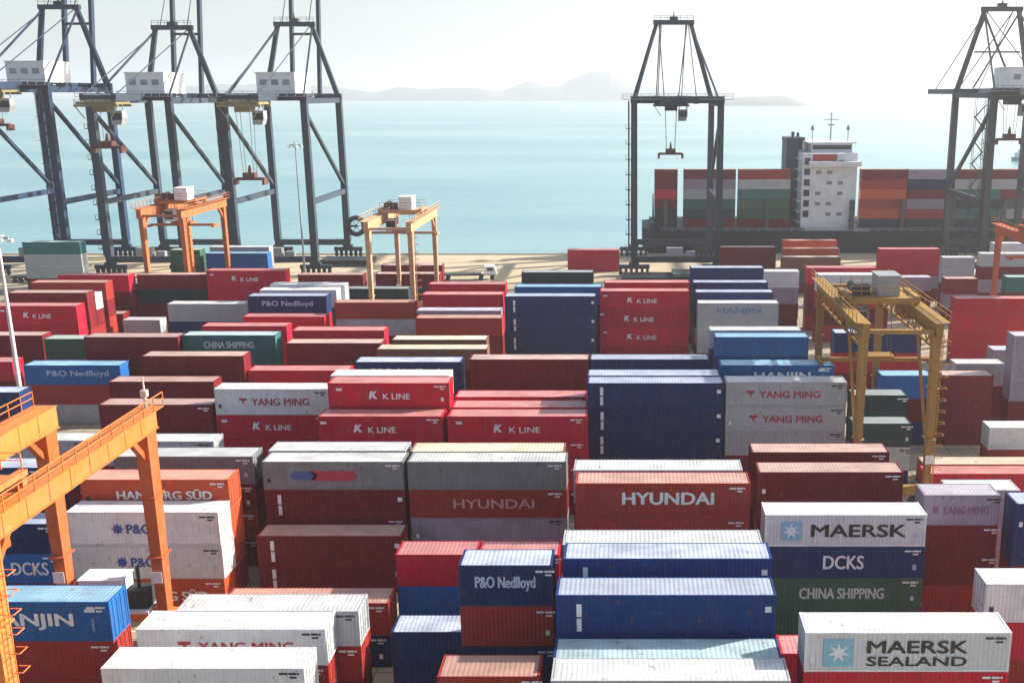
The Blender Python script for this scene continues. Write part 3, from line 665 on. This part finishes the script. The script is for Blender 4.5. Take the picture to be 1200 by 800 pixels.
    tr.box(-1.6, 1.6, ytr - 1.6, ytr + 1.6, zb - 2.3, zb - .702); rails(tr, (-4.4, ytr - 3.3, zb - .7), (4.4, ytr - 3.3, zb - .7), 6, .05)
    for sx in (-4.5, 4.5): tr.beam((sx, ytr - 3, zb - 1), (sx*.6, ytr - 3, zb - 3.6), .16)
    t_ = tr.build('trolley', olive if raised else mat, root)
    cbm = MB(); cbm.prism([(1.9, zb - 4.9), (3.9, zb - 4.9), (4.3, zb - 3.6), (4.3, zb - 2.0), (1.9, zb - 2.0)], ytr - 1.1, ytr + 1.1)
    for x in (2.2, 4.0): cbm.beam((x, ytr, zb - 2), (x, ytr, zb - .6), .2)
    cb2 = cbm.build('cab', grey_m, t_); MB().box(2.1, 4.1, ytr - 1.13, ytr - 1.105, zb - 3.9, zb - 2.5).build('cab_window', glass_m, cb2)
    sp = MB(); sp.box(-3.1, 3.1, ytr - .3, ytr + .3, zsp, zsp + .6); sp.box(-1.3, 1.3, ytr - 1, ytr + 1, zsp + .602, zsp + 1.6); sp.beam((0, ytr, zsp + 1.6), (0, ytr, zsp + 3.2), .7, .7, .3, .3)
    for sx in (-1, 1): sp.box(sx*3.1 - .25, sx*3.1 + .25, ytr - 1.22, ytr + 1.22, zsp - .9, zsp + .4)
    sp.build('spreader', rust_m, root); rp = MB()
    for sx in (-1, 1):
        for sy in (-.8, .8): rp.tube((sx*1.1, ytr + sy, zsp + 1.6), (sx*1.5, ytr + sy*1.6, zb - 1), .06, 5)
    rp.build('hoist_rope', rope_m, root)
    if stair is not None:     # zigzag stair tower beside a landside leg
        st = MB(); xs = stair*h + (-2.3 if stair > 0 else 2.3) * (1 if bracing is False else -1); z = 4.6; s = 1
        for dx in (-1.1, 1.1):
            for dy in (-.55, .55): st.beam((xs + dx, 1.6 + dy, 4.4), (xs + dx, 1.6 + dy, ztop - 1), .1)
        while z < ztop - 3.5:
            st.beam((xs - s*1.1, 1.6, z), (xs + s*1.1, 1.6, z + 2.6), .62, .16); st.box(*sorted((xs + s*1.0, xs + s*1.6)), 1.0, 2.2, z + 2.55, z + 2.65)
            st.beam((xs - s*1.1, 1.05, z + 1), (xs + s*1.1, 1.05, z + 3.6), .08); z += 2.6; s = -s
        st.build('stair_tower', mat, root)
    ld = MB(); z = 5
    for k in range(int((ztop - 8)/3.4)):      # caged ladder with rest platforms outside the left landside leg
        zz = 6 + k*3.4; ld.box(-h - 1.9, -h - .62, -.7, .7, zz, zz + .12); ld.beam((-h - 1.85, -.65, zz), (-h - 1.85, -.65, zz + 1.1), .08); ld.beam((-h - 1.85, .65, zz), (-h - 1.85, .65, zz + 1.1), .08); ld.beam((-h - 1.85, -.65, zz + 1.1), (-h - 1.85, .65, zz + 1.1), .08)
    ld.beam((-h - 1.2, 0, 4.5), (-h - 1.2, 0, ztop), .35, .12); ld.build('ladder', mat, root)
    eb = MB(); eb.box(-2.2, 1.6, -.75, .72, 4.402, 6.4); eb.box(2.4, 4.4, -.7, .7, 4.402, 5.6); eb.build('electrical_cabinet', grey_m, root)
    if reel:
        rl = MB(); rl.ring((h + 3.2, gauge - 3, 8.2), (0,1,0), 1.5, 2.65, .8); rl.tube((h + 3.2, gauge - 3.5, 8.2), (h + 3.2, gauge - 2.5, 8.2), .35, 10)
        for k in range(6): q = k*math.pi/3; rl.beam((h + 3.2, gauge - 3, 8.2), (h + 3.2 + 1.55*math.cos(q), gauge - 3, 8.2 + 1.55*math.sin(q)), .12)
        rl.beam((h + .5, gauge - 3, 8.2), (h + 2.9, gauge - 3, 8.2), .5); rl.beam((h + .5, gauge - 3, 8.2), (h + .5, gauge - .5, 8.2), .5); rl.build('cable_reel', dark_m, root)
    return root
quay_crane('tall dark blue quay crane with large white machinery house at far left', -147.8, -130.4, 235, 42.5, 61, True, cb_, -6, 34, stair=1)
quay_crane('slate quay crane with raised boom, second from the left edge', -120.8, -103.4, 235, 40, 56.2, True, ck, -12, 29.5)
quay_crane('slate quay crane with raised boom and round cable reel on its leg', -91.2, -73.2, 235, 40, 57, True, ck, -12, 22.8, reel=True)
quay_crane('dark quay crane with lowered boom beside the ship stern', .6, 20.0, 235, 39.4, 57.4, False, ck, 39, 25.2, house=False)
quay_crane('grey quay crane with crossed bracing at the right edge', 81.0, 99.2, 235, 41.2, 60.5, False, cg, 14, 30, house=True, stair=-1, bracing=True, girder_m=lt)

# ------------------------------------------------------------------ container ship
SY = 270.5
ship = thing('container_ship', 'long dark container ship moored at the quay under stacked boxes', 'ship', (60, SY + 15, -3))
hullm = paint('hull_dark', (.035,.045,.05), .55, .7); deckm = paint('deck_grey', (.10,.12,.12), .7, .7)
hl = MB(); sec = []
for x, wv, zt, zb0 in ((-57, 9, 8.6, 3.0), (-53, 13, 8.4, .2), (-44, 15.4, 8.2, -.4), (0, 15.6, 8.2, -.5), (120, 15.6, 8.2, -.5), (150, 12, 9.5, -.4), (172, 5, 11, .2), (182, .6, 12, 2)):
    sec.append([(x, -wv, zt), (x, -wv*.98, zb0 + 2), (x, -wv*.9, zb0), (x, wv*.9, zb0), (x, wv*.98, zb0 + 2), (x, wv, zt)])
vv = [p for s in sec for p in s]; fs = [(6*i + k, 6*i + (k+1) % 6, 6*i + 6 + (k+1) % 6, 6*i + 6 + k) for i in range(len(sec) - 1) for k in range(6)] + [(5,4,3,2,1,0)]
hl.add(vv, fs).build('hull', hullm, ship)
dk = MB()
for k in range(9):        # hatch coamings and lashing bridges between the bays
    x = -51 + k*13.4 if k < 3 else -15 + (k - 2)*13.35
    dk.box(x - .5, x + .5, -14.8, 14.8, 8.6, 16.5); dk.box(x - .9, x + .9, -15, 15, 11.2, 11.4)
dk.box(-50, -14, -14.2, 14.2, 8.25, 8.98); dk.box(4, 118, -14.2, 14.2, 8.25, 8.98); dk.build('hatch_coaming', deckm, ship)
rl = MB(); rails(rl, (-52, -15.2, 8.3), (120, -15.4, 8.3), 60, .06); rl.build('railing', lt, ship)
br = MB(); sx0, sx1 = -15.0, -.6
br.box(sx0, sx1, -13.0, 13, 8.3, 28.6); br.box(sx0 + 1.5, sx1 + .6, -15.4, 15.4, 25.4, 26.6); br.box(sx0 + 3, sx1 - .5, -8, 8, 28.602, 31.0); br.box(sx0 + 2, sx1 + .3, -9, 9, 31.002, 31.3)
for k in range(7): br.box(sx0 - .9, sx0 - .002, -12.6, -4, 10.4 + k*2.75, 10.55 + k*2.75)
for k in range(6): br.box(sx0 + .4, sx1 - .4, -13.06, -13.002, 11.4 + k*2.75, 11.52 + k*2.75)
sw = br.build('superstructure', paint('ship_white', (.72,.73,.74), .5, .25), ship)
for k in range(6):
    MB().box(sx0 + .5, sx0 + 2.0, -13.09, -13.004, 12.0 + k*2.75, 13.7 + k*2.75).build('window', glass_m, sw)
    for j in range(3):
        if (k + j) % 3: MB().box(sx0 + 3.6 + j*2.9, sx0 + 5.0 + j*2.9, -13.07, -13.004, 12.3 + k*2.75, 13.2 + k*2.75).build('window', flat('cabin_glass%d%d' % (k, j), (.22,.25,.28), .2), sw)
MB().box(sx0 + 3.3, sx1 - .8, -8.06, -8.003, 29.4, 30.5).build('window', glass_m, sw)
MB().box(sx0 + 2.6, sx0 + 9, -13.08, -13.004, 26.7, 28.4).build('panel', paint('panel_red', (.48,.06,.05)), sw)
fn = MB(); fn.box(-18.2, -15.1, -5, 3.6, 8.3, 31.5); fn.box(-18.0, -13.4, -2, 3.6, 29, 31.45); fn.box(-18.3, -13.3, -5.1, 3.7, 31.502, 32.4); fn.tube((-16, -1, 32.4), (-16, -1, 33.8), .45, 10); fn.tube((-14.3, 1, 32.4), (-14.3, 1, 33.5), .4, 10); fn.build('funnel', paint('funnel_slate', (.07,.10,.14), .5), ship)
mt = MB(); mt.tube((-5.5, 0, 31.3), (-5.5, 0, 39), .25, 8, .12); mt.beam((-7.5, 0, 37), (-3.5, 0, 37), .18); mt.beam((-5.5, -2, 38.3), (-5.5, 2, 38.3), .15); mt.box(-6.4, -4.6, -.15, .15, 35.4, 35.8); mt.build('radar_mast', lt, ship)
for sx in (-11.5, -2): MB().tube((sx, -6, 31.3), (sx, -6, 35.2), .12, 6).tube((sx, -6, 34.4), (sx, -6, 35.6), .6, 10, .3).build('antenna', lt, ship)
cr = MB(); cr.tube((-54, 0, 8.5), (-54, 0, 17), .3, 8, .15); cr.box(-55, -51.5, -8, 8, 8.5, 9.6); cr.build('stern_house', deckm, ship)
BAYS = [(767, 20, 'M,M,R,M,D,D', 'sternmost short bay'),
        (801, 45, 'M,P,S,T,D,M', 'bay behind the dark crane legs'),
        (865, 45, 'B,S,T,E,E,M', 'bay just astern of the white bridge'),
        (1008, 40, 'M,B,O,B,O,D', 'bay just ahead of the white bridge'),
        (1063, 40, 'P,N,M,P,B,D', 'second bay ahead of the bridge'),
        (1118, 40, 'M,S,T,D,T,D', 'third bay ahead of the bridge'),
        (1172, 40, 'M,S,M,E,-S,-D', 'bay at the right picture edge'),
        (1228, 40, '-N,-M,-S,-M,-D,-D', 'bay beyond the right picture edge')]
SHW = ['top', 'second', 'third', 'fourth', 'fifth', 'lowest']
for u, size, ti, place in BAYS:
    L = LEN[size]; zc = 272 * .9716 + 27 * .2366; X = (u - 740) * zc / 1200 + L/2; z = 6.0
    for i, key in reversed(list(enumerate(ti.split(',')))):
        if key[0] == '-': rest(X, SY + 1.4, z, size, 2.591, key[1:])
        else: container(X, SY + 1.4, z, size, 2.591, key, f"{PAL[key][2]} container, {SHW[i]} layer in the ship's {place}", 'containers on the ship deck', None, 0)
        z += 2.595
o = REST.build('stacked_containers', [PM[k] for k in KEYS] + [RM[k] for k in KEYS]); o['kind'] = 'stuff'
o['label'] = 'mass of small far and buried containers between the nearer stacks'; o['category'] = 'containers'

# ------------------------------------------------------------------ masts, trucks, boat, quay clutter
def light_mast(label, X, Y, ht, r, mat):
    root = thing('light_mast', label, 'light mast', (X, Y, 0), 0, 'tall yard light masts')
    MB().tube((0,0,.3), (0,0,ht), r, 12, r*.45).build('pole', mat, root)
    hd = MB(); hd.tube((0,0,ht), (0,0,ht + .5), r*.9, 10); hd.ring((0,0,ht - .1), (0,0,1), r*1.5, r*1.5 + .25, .2, 16); hd.box(-1.3, 1.3, -.1, .1, ht - .2, ht + .02); hd.box(-.1, .1, -1.3, 1.3, ht + .022, ht + .2); hd.build('head_frame', lt, root)
    for k in range(4): q = k*math.pi/2 + .4; MB().box(1.25*math.cos(q) - .3, 1.25*math.cos(q) + .3, 1.25*math.sin(q) - .22, 1.25*math.sin(q) + .22, ht - .65, ht - .3).build('floodlight', white_m, root)
    MB().box(-.7, .7, -.7, .7, 0, .4).build('base', flat('base_concrete', (.4,.38,.33), .8), root)
mast_m = paint('mast_pink_white', (.60,.52,.50), .5, .4)
light_mast('tall pale light mast at the left edge of the yard', -75.5, 121.4, 24.5, .33, mast_m)
light_mast('thin grey light mast far back beside the third quay crane', -73.0, 226, 30.2, .25, lt)
def truck(label, X, Y, rz, mat, loaded=None):
    root = thing('yard_truck', label, 'truck', (X, Y, 0), rz, 'yard trucks on the quay')
    ch = MB(); ch.box(-7.2, 5.8, -.5, .5, .95, 1.2); ch.box(-7.2, 2.4, -1.2, 1.2, 1.202, 1.4); ch.build('chassis', dark_m, root)
    cbm = MB(); cbm.prism([(3.2, 1.2), (5.8, 1.2), (5.8, 2.2), (5.4, 3.1), (3.2, 3.1)], -1.2, 1.2); c_ = cbm.build('cab', mat, root)
    MB().box(3.8, 5.2, -1.23, -1.205, 2.1, 2.8).build('cab_window', glass_m, c_)
    for x in (-6.4, -5.0, 2.4, 4.9):
        for y in (-1.05, 1.05): MB().tube((x, y - .17, .5), (x, y + .17, .5), .5, 14).build('wheel', tyre_m, root)
truck('yard truck with white cab parked on the sandy quay apron', -36.5, 229, .1, white_m)
truck('yard truck with yellow cab on the apron by far left cranes', -131, 226, 0, yellow)
for x, y, n, words in ((4, 226.5, 2, 'at the foot of the dark crane'), (15, 226, 3, 'between the dark crane legs'), (28, 228, 3, 'right of the dark crane'), (-70, 250, 2, 'seaward of the third quay crane')):
    for i in range(n):
        hc = MB(); hc.box(-6.2, 6.2, -3.6, 3.6, .12, .72)
        for j in range(5): hc.box(-6 + j*2.9, -5.7 + j*2.9, -3.62, 3.62, 0, .118)
        for sx in (-1, 1):
            for sy in (-1, 1): hc.box(sx*5.8 - .25, sx*5.8 + .25, sy*3.2 - .2, sy*3.2 + .2, .722, .8)
        tag(hc.build('hatch_cover', [deckm, hullm][i % 2], None, (x + .15*i, y, .004 + i*.802)), ['grey', 'dark'][i % 2] + ' steel hatch cover, %s in the pile ' % ['lowest', 'second', 'third'][i] + words, 'hatch cover', 'hatch covers lying on the quay')
bt = thing('boat', 'small blue boat far out on the hazy water at right', 'boat', (262, 690, -3))
MB().add([(-9,-2.4,2.2),(6,-2.6,2.4),(10,0,3.2),(6,2.6,2.4),(-9,2.4,2.2),(-8.5,-1.8,-.3),(5,-1.8,-.3),(8.6,0,-.3),(5,1.8,-.3),(-8.5,1.8,-.3)], [(0,1,2,3,4),(9,8,7,6,5),(0,5,6,1),(1,6,7,2),(2,7,8,3),(3,8,9,4),(4,9,5,0)]).build('hull', PM['U'], bt)
MB().box(-7, 2, -1.7, 1.7, 2.4, 5.2).box(-5, 0, -1.5, 1.5, 5.202, 7).build('cabin', white_m, bt)
